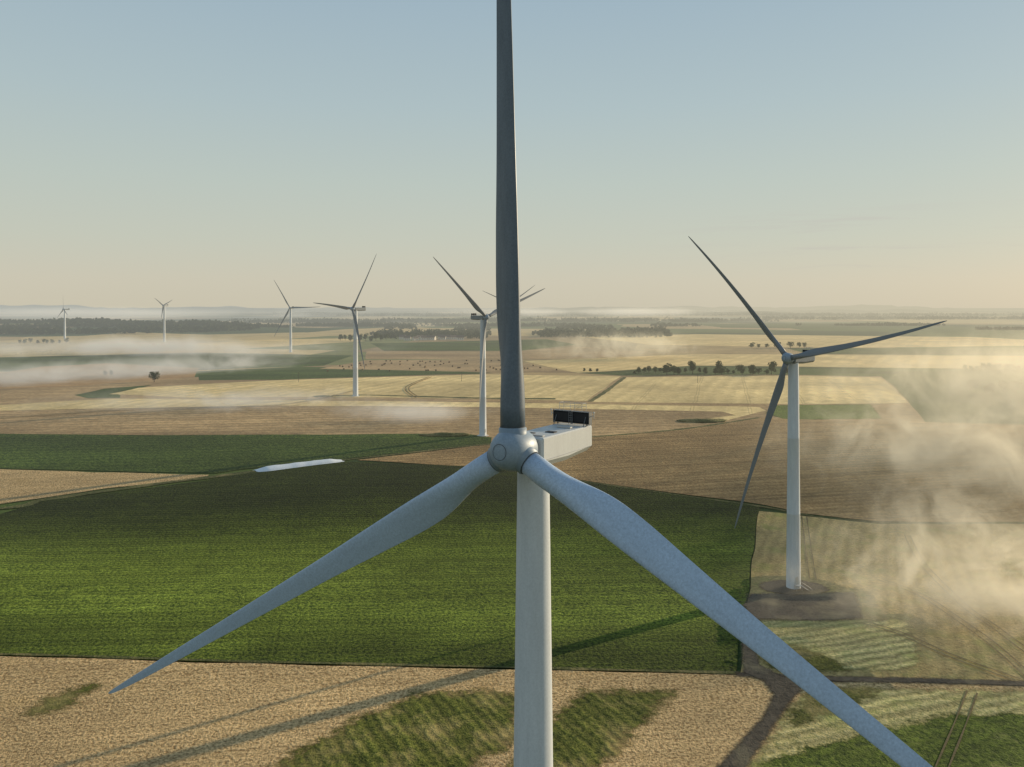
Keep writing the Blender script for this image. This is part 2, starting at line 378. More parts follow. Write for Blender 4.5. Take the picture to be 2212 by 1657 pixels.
strip('grass_verge',[(1060,1010),(1300,1047),(1640,1095),(1730,1112),(1900,1132),(2400,1132)],1.4,M_verge,'dark verge below the brown field','verge')
drape('crop_field',[(1640,1106),(1730,1116),(1900,1134),(2600,1134),(3000,1500),(2300,1482),(1900,1472),(1740,1466),(1600,1456),(1612,1370),(1618,1290),(1628,1200)],M_tanR,'tan field around the right turbine base','field')
drape('crop_field',[(-900,1408),(0,1421),(500,1436),(1115,1450),(1600,1462),(1760,1466),(2500,1500),(3000,1980),(-1600,1980)],M_wheat,'rough straw coloured field at the bottom','field')
softpatch('crop_field',[(905,1500),(1000,1497),(1116,1502),(1116,1600),(1010,1662),(860,1830),(380,1830),(600,1657),(740,1572)],M_strip,'green weedy strip in the straw field','field',step=1.0,margin=7)
softpatch('crop_field',[(1262,1497),(1455,1500),(1300,1657),(1140,1830),(960,1830),(1120,1657),(1190,1565)],M_strip,'green strip beside the central tower','field',step=1.0,margin=7)
softpatch('crop_field',[(60,1545),(100,1512),(150,1498),(205,1478),(215,1484),(160,1512),(165,1524),(95,1546)],M_weed,'small weedy patch at the lower left','field',step=.8,margin=7)
softpatch('crop_field',[(1645,1345),(1780,1342),(1955,1345),(1985,1400),(1980,1448),(1860,1450),(1700,1455),(1640,1400)],M_paleG,'pale striped crop below the earth pad','field')
softpatch('crop_field',[(1650,1412),(1720,1400),(1790,1425),(1830,1450),(1700,1456),(1650,1440)],M_weed,'weedy green corner near the junction','field')
softpatch('crop_field',[(1748,1492),(2400,1500),(3000,1980),(1500,1980),(1625,1657),(1700,1545)],M_paleG,'pale yellow green crop at the lower right','field')
softpatch('crop_field',[(1650,1650),(1850,1595),(2050,1550),(2400,1545),(2900,1980),(1530,1980),(1625,1700)],M_greenL,'dark green crop at the lower right corner','field')
softpatch('crop_field',[(1760,1492),(1890,1494),(1880,1510),(1800,1540),(1720,1570),(1700,1560)],M_weed,'weedy green patch right of the dirt road','field')
strip('grass_verge',[(-900,1404),(0,1417),(500,1432),(1115,1446),(1600,1458)],1.1,M_verge,'dark edge between green and straw fields','verge')
softpatch('road',[(1590,1456),(1760,1465),(2000,1469),(2600,1487),(2600,1498),(2000,1480),(1760,1476),(1590,1464)],M_dirt,'brown farm track crossing to the right','track',step=.8)
softpatch('road',[(1602,1365),(1628,1382),(1640,1440),(1690,1466),(1742,1476),(1722,1505),(1695,1538),(1616,1657),(1490,1860),(1410,1860),(1556,1657),(1648,1555),(1672,1505),(1650,1475),(1606,1458)],M_dirt,'dark brown dirt road at the lower right','road',step=.8)
softpatch('earth_pad',[(1618,1286),(1845,1284),(1866,1338),(1800,1344),(1618,1342),(1610,1312)],M_gravel,'dark earth crane pad by the right turbine','pad',step=.9)
cpt=at(1714,1272)
ring=[Vector((cpt.x+10*math.cos(a*math.pi/9),cpt.y+7*math.sin(a*math.pi/9),0)) for a in range(18)]
softpatch('earth_pad',ring,M_gravel,'round earth apron under the right turbine','pad',world=True,step=.8)
def tracks(pts,sep=1.9,w=.4,lab=''):
    strip('wheel_track',pts,w,M_line,'left wheel rut '+lab,'track',offs=sep/2)
    strip('wheel_track',pts,w,M_line,'right wheel rut '+lab,'track',offs=-sep/2)
tracks([(1737,1118),(1745,1180),(1756,1255)],lab='beside the right turbine tower')
tracks([(1900,1255),(1990,1290),(2060,1335),(2150,1400),(2260,1500)],lab='curving across the tan field at the right')
tracks([(1960,1160),(2000,1230),(2080,1310),(2150,1360),(2230,1420)],lab='under the golden mist')
tracks([(2100,1500),(2070,1580),(2020,1700)],w=.3,lab='in the lower right green crop')
tracks([(1870,1350),(1950,1375),(2050,1420),(2200,1475)],lab='right of the striped crop')
tracks([(900,860),(880,838),(930,815)],3,1.0,lab='across the middle straw field')
tracks([(0,905),(300,885),(620,874),(780,842)],3,1.0,lab='across the brown middle field')
# ---------------- turbines ----------------
ST=[(1.5,1.56,1.56,26,1),(3.0,1.58,1.56,26,.97),(4.2,1.72,1.42,26,.78),(5.6,1.98,1.2,25,.45),(7.0,2.2,1.0,24,.18),(8.6,2.32,.84,23,.04),(11,2.28,.68,21,0),(14,2.08,.55,19,0),(20,1.68,.40,16,0),(26,1.42,.31,14,0),(32,1.18,.23,12,0),(38,.96,.17,10,0),(44,.75,.12,9,0),(48.5,.54,.08,8,0),(51,.34,.045,8,0),(51.8,.18,.03,8,0),(52,.06,.02,8,0)]
def blade_mesh(mat,cs=1.0,taper=0,bend=1.0,sweep=0,outer=0):
    bm=bmesh.new(); rings=[]
    N=28; fine=[]
    for i in range(len(ST)-1):
        n=4 if ST[i][0]>2 and ST[i][0]<50 else 1
        for k in range(n):
            t=k/n
            P=[ST[max(0,i-1)],ST[i],ST[i+1],ST[min(len(ST)-1,i+2)]]
            row=[ST[i][0]*(1-t)+ST[i+1][0]*t]
            for j in range(1,5):
                h=P[2][0]-P[1][0]
                m0=(P[2][j]-P[0][j])/max(.1,P[2][0]-P[0][0])*h; m1=(P[3][j]-P[1][j])/max(.1,P[3][0]-P[1][0])*h
                v=(2*t**3-3*t*t+1)*P[1][j]+(t**3-2*t*t+t)*m0+(-2*t**3+3*t*t)*P[2][j]+(t**3-t*t)*m1
                row.append(max(v,0 if j==4 else .02))
            fine.append(tuple(row))
    fine.append(ST[-1])
    for (r,c,t,tw,w) in fine:
        f=cs*(1-taper*min(1,max(0,(r-6)/24))+outer*min(1,max(0,(r-6)/10))); c*=f; t*=f; w=min(1,w)
        pts=[]
        for k in range(N):
            ph=2*math.pi*k/N; xc=(1-math.cos(ph))/2; sg=1 if math.sin(ph)>=0 else -.62
            yt=5*(t)*(.2969*math.sqrt(xc)-.126*xc-.3516*xc*xc+.2843*xc**3-.1036*xc**4)
            ax=(.30-xc)*c; ay=sg*yt
            cx=.78*cs*math.cos(ph); cy=.78*cs*math.sin(ph)
            X=ax*(1-w)+cx*w; Y=ay*(1-w)+cy*w
            a=-R(tw)
            pts.append((X*math.cos(a)-Y*math.sin(a)-sweep*(r/52)**2.2,X*math.sin(a)+Y*math.cos(a)-bend*(r/52)**2,r))
        rings.append(pts)
    loft(bm,rings); me=bpy.data.meshes.new('blade'); bm.normal_update(); bm.to_mesh(me); bm.free()
    me.materials.append(mat)
    for p in me.polygons: p.use_smooth=True
    return me
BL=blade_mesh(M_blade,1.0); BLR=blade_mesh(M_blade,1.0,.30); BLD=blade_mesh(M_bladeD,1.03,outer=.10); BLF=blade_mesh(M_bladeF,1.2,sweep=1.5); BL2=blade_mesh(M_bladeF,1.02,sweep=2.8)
def mesh_from(bm,name,mat,smooth=None):
    bmesh.ops.recalc_face_normals(bm,faces=bm.faces[:])
    o=mkobj(name,bm,mat)
    if smooth: autosmooth(o,smooth)
    me=o.data; bpy.data.objects.remove(o); return me
def lathe_y(prof,n=32):
    bm=bmesh.new(); loft(bm,[[(r*math.cos(2*math.pi*k/n),yy,r*math.sin(2*math.pi*k/n)) for k in range(n)] for yy,r in prof]); return bm
bm=bmesh.new(); cyl(bm,(0,0,1.0),(0,0,1.50),.90,.90,32); cyl(bm,(0,0,1.50),(0,0,1.58),.90,.84,32); bmesh.ops.remove_doubles(bm,verts=bm.verts[:],dist=1e-4)
COLL=mesh_from(bm,'root_collar',M_collar,30)
bm=bmesh.new(); cyl(bm,(0,0,1.57),(0,0,1.64),.82,.82,32); SEAM=mesh_from(bm,'root_seal',M_seal,40)
bm=lathe_y([(1.2,1.05),(1.1,1.22),(.65,1.33),(0,1.36),(-.55,1.31),(-.95,1.16),(-1.28,.93),(-1.48,.68),(-1.54,.52),(-1.56,.02)],36)
HUBM=mesh_from(bm,'hub',M_hub,22)
bm=bmesh.new()
for k in range(28):
    a=2*math.pi*k/28; a2=2*math.pi*(k+1)/28
    P=[Vector((math.cos(t)*r,yy,math.sin(t)*r)) for t,r,yy in ((a,.48,-1.565),(a2,.48,-1.565),(a2,.515,-1.55),(a,.515,-1.55))]
    bm.faces.new([bm.verts.new(q) for q in P])
bmesh.ops.remove_doubles(bm,verts=bm.verts[:],dist=1e-4)
RINGM=mesh_from(bm,'nose_hatch',M_seal)
bm=bmesh.new(); cyl(bm,(0,1.1,0),(0,1.6,0),.95,.95,32); NECK=mesh_from(bm,'hub_neck',M_rust,40)
def nac_section(yy,w,zt,zb,ch=.35,tc=.08):
    w/=2
    return [(-w,yy,zt-tc),(-w+tc,yy,zt),(w-tc,yy,zt),(w,yy,zt-tc),(w,yy,zb+ch),(w-ch,yy,zb),(-w+ch,yy,zb),(-w,yy,zb+ch)]
def nacm(mat):
    bm=bmesh.new(); loft(bm,[nac_section(-1.0,2.4,.56,-1.2,.4),nac_section(-.8,2.6,.64,-1.3,.4),nac_section(2.5,2.65,.64,-1.4,.4),nac_section(5.9,2.65,.62,-1.20,.4),nac_section(6.0,2.55,.56,-1.1,.35)])
    return mesh_from(bm,'nacelle',mat,20)
NAC=nacm(M_nac); NACF=nacm(M_nac2)
def onebox(name,mat,c,s,sm=None):
    bm=bmesh.new(); box(bm,c,s); bmesh.ops.bevel(bm,geom=bm.edges[:],offset=min(s)*.2,segments=1,affect='EDGES'); return mesh_from(bm,name,mat)
HATCHES=[onebox('roof_hatch',M_black,(a,b_,.66),(c_,d_,.07)) for a,b_,c_,d_ in ((-.55,.3,.8,.5),(.5,1.5,.7,.5))]
COVERS=[onebox('roof_cover',M_metal,(0,-.3,.68),(2.0,.35,.1)),onebox('roof_cover',M_metal,(.3,3.8,.70),(1.1,.5,.12))]
SIDE=[onebox('panel_trim',M_dark,(s*1.332,2.6,-.82),(.03,6.4,.03)) for s in (-1,1)]
PANEL=[onebox('cooler_panel',M_black,(s*.74,5.4,1.20),(1.40,.4,.78)) for s in (-1,1)]
bm=bmesh.new()
box(bm,(0,5.4,1.18),(.06,.44,.95))
for x in (-1.46,1.46): box(bm,(x,5.4,1.18),(.04,.44,.95))
for z in (.79,1.61): box(bm,(0,5.4,z),(2.96,.45,.035))
for x in (-1.2,1.2): cyl(bm,(x,5.4,.5),(x,5.4,.85),.05,.05,6); cyl(bm,(x,5.2,1.3),(x,4.8,.62),.025,.025,6)
for k in range(5): box(bm,(0,5.14,.82+k*.17),(.26,.04,.05))
for x in (-.15,.15): box(bm,(x,5.14,1.18),(.03,.04,.9))
CFR=mesh_from(bm,'cooler_frame',M_frame)
bm=bmesh.new()
for x in (-.95,-.05,.9): cyl(bm,(x,5.2,1.6),(x,5.2,2.2),.015,.015,6); cyl(bm,(x,5.85,.6),(x,5.85,2.2),.015,.015,6)
for yy in (5.2,5.85):
    for z in (1.95,2.2): cyl(bm,(-.95,yy,z),(.9,yy,z),.015,.015,6)
for x in (-.95,.9): cyl(bm,(x,5.2,2.2),(x,5.85,2.2),.015,.015,6)
for s in (-1,1):
    cyl(bm,(s*1.42,5.4,1.3),(s*1.75,5.4,1.4),.025,.025,6); cyl(bm,(s*1.75,5.4,1.2),(s*1.75,5.4,1.6),.025,.025,6); box(bm,(s*1.75,5.4,1.62),(.12,.12,.08))
RAIL=mesh_from(bm,'guard_rail',M_metal)
def tower_mesh(rt,rb,H=68.0,n=40):
    bm=bmesh.new(); rings=[]
    for z in [0,.3,22.6,22.7,22.8,45.2,45.3,45.4,H]:
        r=rb+(rt-rb)*z/H
        if z==0: r+=.25
        if z in (22.7,45.3): r+=.03
        rings.append([(r*math.cos(2*math.pi*k/n),r*math.sin(2*math.pi*k/n),z) for k in range(n)])
    loft(bm,rings); return mesh_from(bm,'tower',M_tower,40)
TW_main=tower_mesh(1.06,2.0); TW=tower_mesh(1.5,2.1)
bm=bmesh.new(); box(bm,(0,-2.12,3.2),(.95,.12,2.1)); DOOR=mesh_from(bm,'door',M_metal)
bm=bmesh.new(); box(bm,(0,-2.9,2.05),(1.8,1.5,.08))
for x in (-.85,.85):
    for yy in (-2.2,-3.6): cyl(bm,(x,yy,0),(x,yy,3.1),.04,.04,6)
    cyl(bm,(x,-2.2,3.1),(x,-3.6,3.1),.04,.04,6)
for k in range(9): box(bm,(1.05+k*.32,-3.1,1.9-k*.22),(.34,.9,.05))
for yy in (-2.65,-3.55): cyl(bm,(.9,yy,2.0),(4.0,yy,0),.05,.05,6); cyl(bm,(.9,yy,3.0),(4.0,yy,1.0),.035,.035,6); cyl(bm,(4.0,yy,0),(4.0,yy,1),.035,.035,6)
STAIR=mesh_from(bm,'entrance_stairs',M_metal)
bm=bmesh.new(); cyl(bm,(0,0,-.5),(0,0,.3),3.6,3.4,32); BASE=mesh_from(bm,'foundation_ring',M_conc,40)
def inst(name,me,parent,M=None):
    o=bpy.data.objects.new(name,me); C.objects.link(o); o.parent=parent
    if M is not None: o.matrix_local=M
    return o
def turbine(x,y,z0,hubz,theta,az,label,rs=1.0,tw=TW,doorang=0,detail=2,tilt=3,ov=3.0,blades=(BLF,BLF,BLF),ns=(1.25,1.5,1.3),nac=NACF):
    rt=empty('wind_turbine',(x,y,z0),-R(theta)); tag(rt,label,'wind turbine','wind turbines standing on the plain')
    H=hubz-z0
    inst('tower',tw,rt,Matrix.Diagonal((1,1,(H-1.30)/68.0,1)))
    if detail>=1:
        Dm=Matrix.Rotation(R(doorang),4,'Z')
        inst('foundation_ring',BASE,rt); inst('door',DOOR,rt,Dm)
    if detail>=2: inst('entrance_stairs',STAIR,rt,Dm)
    n=inst('nacelle',nac,rt,Matrix.Translation((0,0,H))@Matrix.Diagonal((*ns,1)))
    for p in PANEL: inst('cooler_panel',p,n)
    if detail>=1:
        inst('cooler_frame',CFR,n)
        for p in HATCHES: inst('roof_hatch',p,n)
    if detail>=2:
        inst('guard_rail',RAIL,n)
        for p in COVERS: inst('roof_cover',p,n)
        for p in SIDE: inst('panel_trim',p,n)
    HM=Matrix.Translation((0,-ov,H))@Matrix.Rotation(-R(tilt),4,'X')
    h=inst('hub',HUBM,rt,HM@Matrix.Scale(1.0 if ov<3 else 1.2,4))
    if detail>=1: inst('nose_hatch',RINGM,h); inst('hub_neck',NECK,h)
    rss=rs if isinstance(rs,tuple) else (rs,rs,rs)
    for k in range(3):
        q=rss[k]
        M=HM@Matrix.Rotation(-R(az+120*k),4,'Y')@Matrix.Rotation(R(1),4,'X')@Matrix.Diagonal((1,1,q,1))
        b_=inst('blade',blades[k],rt,M)
        if detail>=1: inst('root_collar',COLL,b_); inst('root_seal',SEAM,b_)
    return rt
th=R(33)
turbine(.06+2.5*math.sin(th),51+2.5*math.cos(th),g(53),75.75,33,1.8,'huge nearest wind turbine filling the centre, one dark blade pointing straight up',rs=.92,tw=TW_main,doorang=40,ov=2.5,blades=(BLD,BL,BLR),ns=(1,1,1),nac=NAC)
def T(px,y,hubpy,th,az,label,rs=1,d=1,ang=0,bl=BLF):
    return turbine((px-1106)/F*y,y,g(y),CH-y*(hubpy-HZ)/F,th,az,label,rs,detail=d,doorang=ang,blades=(bl,bl,bl))
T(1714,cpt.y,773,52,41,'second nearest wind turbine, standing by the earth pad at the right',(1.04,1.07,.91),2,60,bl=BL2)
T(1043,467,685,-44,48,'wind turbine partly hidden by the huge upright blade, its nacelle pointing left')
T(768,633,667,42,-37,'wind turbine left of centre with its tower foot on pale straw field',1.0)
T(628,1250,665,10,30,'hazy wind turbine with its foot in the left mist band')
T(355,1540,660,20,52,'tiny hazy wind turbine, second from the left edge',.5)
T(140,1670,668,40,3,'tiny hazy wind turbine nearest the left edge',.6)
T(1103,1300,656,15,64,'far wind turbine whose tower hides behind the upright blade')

# ---------------- trees ----------------
def leafquads(bm,c,r,n,sz):
    for _ in range(n):
        d=Vector((random.gauss(0,1),random.gauss(0,1),random.gauss(0,1))).normalized()*(random.random()**.4)
        p=Vector((c[0]+d.x*r[0],c[1]+d.y*r[1],c[2]+d.z*r[2]))
        u=Vector((random.gauss(0,1),random.gauss(0,1),random.gauss(0,1))).normalized(); w=u.orthogonal().normalized()
        s=sz*random.uniform(.6,1.3)
        bm.faces.new([bm.verts.new(p+u*s*a+w*s*b_) for a,b_ in ((-.5,-.4),(.5,-.5),(.6,.4),(-.4,.5))])
PROT=[]
for i in range(5):
    bm=bmesh.new(); hh=random.uniform(11,15)
    cyl(bm,(0,0,-.3),(0,0,hh*.45),.45,.25,7)
    for k in range(4):
        a=k*1.6+i; cyl(bm,(0,0,hh*.3),(math.cos(a)*hh*.2,math.sin(a)*hh*.2,hh*.62),.18,.06,5)
    tm=mesh_from(bm,'trunk',M_bark)
    bm=bmesh.new()
    for k in range(8):
        a=random.random()*6.3; rr=random.uniform(0,hh*.24); zz=hh*random.uniform(.32,.85)
        s=hh*random.uniform(.15,.23); leafquads(bm,(math.cos(a)*rr,math.sin(a)*rr,zz),(s*1.15,s*1.15,s),70,1.0)
    PROT.append((tm,mesh_from(bm,'crown',M_leaf)))
def tree(p,label,group,s=1.0):
    k=random.randrange(5); e=empty('tree',p,random.random()*6.28); e.scale=(s*random.uniform(.9,1.25),)*2+(s,); tag(e,label,'tree',group)
    inst('trunk',PROT[k][0],e); inst('crown',PROT[k][1],e)
for i in range(30):
    px=1375+i*11+random.uniform(-7,7); tree(at(px,809+random.uniform(-4,2)),'dark tree in the row along the far side of the pale straw field','trees along the pale straw field',random.choice((.35,.45,.55,.7,.95)))
for i in range(12):
    tree(at(2085+i*12+random.uniform(-4,4),802),'dark tree in the row near the right edge','trees near the right edge',random.uniform(.4,.75))
for i in range(8):
    tree(at(1620+i*17+random.uniform(-6,6),752),'small tree in the far row left of the right turbine hub','trees beyond the right hub',random.uniform(.5,.9))
for i in range(9):
    tree(at(2100+i*14+random.uniform(-5,5),845+random.uniform(-8,8)),'dim tree standing in the right mist','trees in the right mist',random.uniform(.5,.8))
for i in range(10):
    tree(at(735+i*11,737+random.uniform(-2,2)),'tree beside the far village, behind the left of centre turbine','trees near the far village',random.uniform(.7,1.2))
for i in range(9):
    tree(at(45+i*12+random.uniform(-4,4),742+random.uniform(-1,1)),'small hazy tree at the foot of the leftmost turbine','trees by the leftmost turbine',random.uniform(.5,.9))
for i,(px,py,s) in enumerate([(333,826,.8),(240,812,.5),(228,812,.4),(1262,803,.35),(1275,804,.35),(1290,804,.3)]):
    tree(at(px,py),['lone tree poking out of the left mist','small bush left of the lone misty tree','smallest bush in the left mist','low bush at the end of the bale field, leftmost','low bush at the end of the bale field, middle one','low bush at the end of the bale field, rightmost'][i],'lone trees and bushes',s)
def wood(label,areas,mat=M_leaf2,sz=4.5,h=11):
    bm=bmesh.new()
    for (x0,x1,py0,py1,n) in areas:
        for _ in range(n):
            px=random.uniform(x0,x1); py=random.uniform(py0,py1); p=at(px,py)
            e=(px-x0)/(x1-x0); k=min(1,6*min(e,1-e)+.35)
            if noise.noise(Vector((px/30,py/5,1)))<-.3: continue
            hh=h*random.uniform(.7,1.25)*k
            leafquads(bm,(p.x,p.y,p.z+hh*.5),(hh*.5,hh*.5,hh*.52),14,sz*.8)
    return tag(mkobj('woodland',bm,mat),label,'wood',kind='stuff')
wood('dark wood right of the upright blade',[(1150,1450,718,729,620),(1340,1445,714,729,220),(1200,1330,706,714,160)],h=13)
wood('dark wood around the far village',[(800,1060,720,732,420),(830,900,704,712,90),(980,1060,710,720,90)])
def gauss_hill(cx,cy,sx,sy,h,label,n=40):
    bm=bmesh.new(); V=[]
    for j in range(n+1):
        row=[]
        for i in range(n+1):
            u=-2.6+5.2*i/n; v=-2.6+5.2*j/n; x=cx+u*sx; yy=cy+v*sy
            row.append(bm.verts.new((x,yy,g(yy)+hillz(x,yy,cx,cy,sx,sy,h)-.05*h)))
        V.append(row)
    for j in range(n):
        for i in range(n): bm.faces.new((V[j][i],V[j][i+1],V[j+1][i+1],V[j+1][i]))
    return tag(mkobj('hills',bm,M_ground,smooth=True),label,'hill',kind='structure')
def hillz(x,y,cx,cy,sx,sy,h):
    u=(x-cx)/sx; v=(y-cy)/sy
    return h*math.exp(-(u*u+v*v)/2)*(1+.6*noise.noise(Vector((x/330,y/330,cx))))
HL=(-1420,2350,480,200,24)
gauss_hill(*HL,'low wooded hill at the far left')
def mnd(p): return hillz(p.x,p.y,*HL)*.95
def hillwood(label,cx,cy,rx,ry,n,fn,h=12,cut=-.22):
    bm=bmesh.new()
    for _ in range(n):
        a=random.random()*6.283; r=math.sqrt(random.random()); x=cx+rx*r*math.cos(a); yy=cy+ry*r*math.sin(a)
        if noise.noise(Vector((x/260,yy/120,3)))<cut: continue
        hh=h*random.uniform(.7,1.25)*(1+.5*noise.noise(Vector((x/90,yy/90,8))))
        leafquads(bm,(x,yy,g(yy)+fn(Vector((x,yy,0)))+hh*.45),(hh*.6,hh*.6,hh*.5),9,5.5)
    return tag(mkobj('woodland',bm,M_leaf2),label,'wood',kind='stuff')
Z=lambda p:0
hillwood('dark forest covering the low hill at the far left',-1400,2250,680,330,3600,mnd,cut=-.15)
hillwood('dark grove right of the far left forest',-800,2450,130,90,420,Z,15)
hillwood('far wood behind the left turbines',-760,3600,520,200,900,Z,17)
hillwood('far wood behind the left of centre turbine',-560,2900,230,60,420,Z,13)
hillwood('far wood behind the village',350,3900,1000,200,1400,Z,17,-.05)
hillwood('nearer wood strip behind the village',150,2900,560,50,500,Z,12,-.05)
hillwood('far wood strip at the right',2300,4600,1000,160,1200,Z,18,-.1)
hillwood('far wood strip at the far right',1750,2450,330,40,360,Z,10)
hillwood('small wood strip right of the right turbine',1350,3000,280,35,220,Z,10)
hillwood('long dark wood line below the right horizon',2600,6200,1700,260,1500,Z,24,-.1)
hillwood('long dark wood line below the middle horizon',-300,6000,1500,260,1500,Z,24,.0)
M_ridge=leafmat('ridge_cover',(.03,.045,.02),(.10,.11,.05))
for (yy,h,sd,lab) in ((7000,40,1.0,'nearest long wooded ridge near the horizon'),(10500,80,5.0,'middle hazy ridge near the horizon'),(15000,135,9.0,'faintest ridge on the horizon')):
    bm=bmesh.new(); V=[]; W=yy*1.0; n=260
    for i in range(n+1):
        x=-W+2*W*i/n
        z=max(0,h*(.35+1.0*noise.noise(Vector((x/2600,sd,0)))+.35*noise.noise(Vector((x/500,sd,3)))+.12*noise.noise(Vector((x/120,sd,3)))))
        V.append([bm.verts.new((x,yy+dy,g(yy)+z*k-2)) for dy,k in ((-500,0),(-120,.7),(0,1),(300,.7),(900,0))])
    for i in range(n):
        for k in range(4): bm.faces.new((V[i][k],V[i+1][k],V[i+1][k+1],V[i][k+1]))
    tag(mkobj('hills',bm,M_ridge,smooth=True),lab,'hill',kind='structure')
# ---------------- village ----------------
def house(p,rz,s,label):
    e=empty('house',p,rz); e.scale=(s,s,s); tag(e,label,'house','houses of the far village')
    bm=bmesh.new(); w,d,h,rh=12,8,5,3.5
    P=[(-w/2,-d/2),(w/2,-d/2),(w/2,d/2),(-w/2,d/2)]
    A=[bm.verts.new((a,b_,-1)) for a,b_ in P]; B=[bm.verts.new((a,b_,h)) for a,b_ in P]
    r1=bm.verts.new((-w/2,0,h+rh)); r2=bm.verts.new((w/2,0,h+rh))
    bm.faces.new((A[0],A[1],B[1],B[0])); bm.faces.new((A[2],A[3],B[3],B[2])); bm.faces.new((A[1],A[2],B[2],r2,B[1])); bm.faces.new((A[3],A[0],B[0],r1,B[3]))
    mkobj('wall',bm,M_wall,e)
    bm=bmesh.new()
    for s_ in (-1,1):
        q=[(-w/2-.4,s_*(d/2+.5),h-.35),(w/2+.4,s_*(d/2+.5),h-.35),(w/2+.4,0,h+rh+.08),(-w/2-.4,0,h+rh+.08)]
        lo=[bm.verts.new(v) for v in q]; up=[bm.verts.new((v[0],v[1],v[2]+.25)) for v in q]
        bm.faces.new(lo); bm.faces.new(up)
        for k in range(4): bm.faces.new((lo[k],lo[(k+1)%4],up[(k+1)%4],up[k]))
    bmesh.ops.remove_doubles(bm,verts=bm.verts[:],dist=1e-4)
    r=mkobj('roof',bm,M_roof,e)
    bm=bmesh.new(); box(bm,(w*.3,.5,h+rh+.5),(.8,.8,1.8)); mkobj('chimney',bm,M_roof,r)
    for x in (-3.5,0,3.5):
        bm=bmesh.new(); box(bm,(x,-d/2-.02,2.6),(1.3,.1,1.5)); mkobj('window',bm,M_glass,e)
for i in range(12):
    px=872+i*11+random.uniform(-4,4); house(at(px,734+random.uniform(-1,1.5)),random.uniform(-.7,.7),random.uniform(.9,1.4),'small pale house with dark pitched roof in the far village')
# ---------------- bales ----------------
bm=bmesh.new()
cyl(bm,(-.75,0,.85),(-.62,0,.85),.82,.9,18); cyl(bm,(-.62,0,.85),(.62,0,.85),.9,.9,18,False); cyl(bm,(.62,0,.85),(.75,0,.85),.9,.82,18)
bmesh.ops.remove_doubles(bm,verts=bm.verts[:],dist=1e-4)
BALE=mesh_from(bm,'straw_bale',M_bale,40)
for i in range(78):
    while True:
        px=random.uniform(700,1230); py=random.uniform(779,803)
        if px>690+(803-py)*3.5 and px<1100+(py-779)*5: break
    p=at(px,py); o=bpy.data.objects.new('straw_bale',BALE); C.objects.link(o); o.location=p; o.rotation_euler=(0,0,random.random()*3); o.scale=(1.1,)*3
    tag(o,'dark round straw bale on the far tan stubble field','straw bale','round bales on the far stubble field')
# ---------------- silage clamp ----------------
a=at(548,1019); b_=at(742,995); d=(b_-a); L=d.length; d.normalize(); nrm=Vector((-d.y,d.x,0))
bm=bmesh.new(); rings=[]
for i in range(41):
    t=i/40; c=a+d*L*t; e=min(1,6*min(t,1-t)+.12); hw=4.2*(.7+.3*e)*(1+.06*noise.noise(c*.2))*(1.15-.4*t); hh=1.5*e*(1+.15*noise.noise(c*.15))
    rings.append([(c.x+nrm.x*u*hw,c.y+nrm.y*u*hw,g(c.y+nrm.y*u*hw)+v*hh+(.12*noise.noise(Vector((c.x*.4,u*3,1))) if 0<v else -.3)) for u,v in ((-1,-.2),(-.75,.6),(-.4,.95),(0,1.0),(.4,.95),(.75,.6),(1,-.2))])
loft(bm,rings); o=mkobj('silage_clamp',bm,M_sheet); autosmooth(o,50)
tag(o,'long low heap under white sheeting at the edge of the green field','silage heap')
for (px,py,w,lab) in ((1515,911,16,'larger dark dirt heap on the pale straw band'),(1545,908,8,'smaller dark dirt heap on the pale straw band'),(700,857,9,'dark brushy heap at the foot of the left of centre turbine'),(960,941,14,'dark heap left of the turbine foot behind the upright blade'),(1735,1262,2.5,'small dark mound at the foot of the right turbine'),(1735,1418,5,'dark brown soil heap near the farm road junction')):
    p=at(px,py); bm=bmesh.new(); bmesh.ops.create_icosphere(bm,subdivisions=3,radius=1)
    for v in bm.verts:
        k=1+.35*noise.noise(v.co*2.1+p*.01); v.co=Vector((v.co.x*w*k,v.co.y*w*.35*k,max(-.3,v.co.z)*w*.12*k))
    o=mkobj('dirt_heap',bm,M_verge,smooth=True); o.location=p; tag(o,lab,'heap')
for px,py,lab in ((645,826,'thin utility pole left of centre'),(997,824,'thin utility pole left of the upright blade'),(1507,828,'thin utility pole right of centre'),(1690,822,'thin utility pole beside the right turbine tower')):
    e=empty('utility_pole',at(px,py),.3); tag(e,lab+' on the pale straw field','pole')
    bm=bmesh.new(); cyl(bm,(0,0,-.5),(0,0,9.5),.2,.13,8); mkobj('mast',bm,M_wood,e)
    bm=bmesh.new(); box(bm,(0,0,8.9),(2.4,.16,.16)); mkobj('crossarm',bm,M_wood,e)

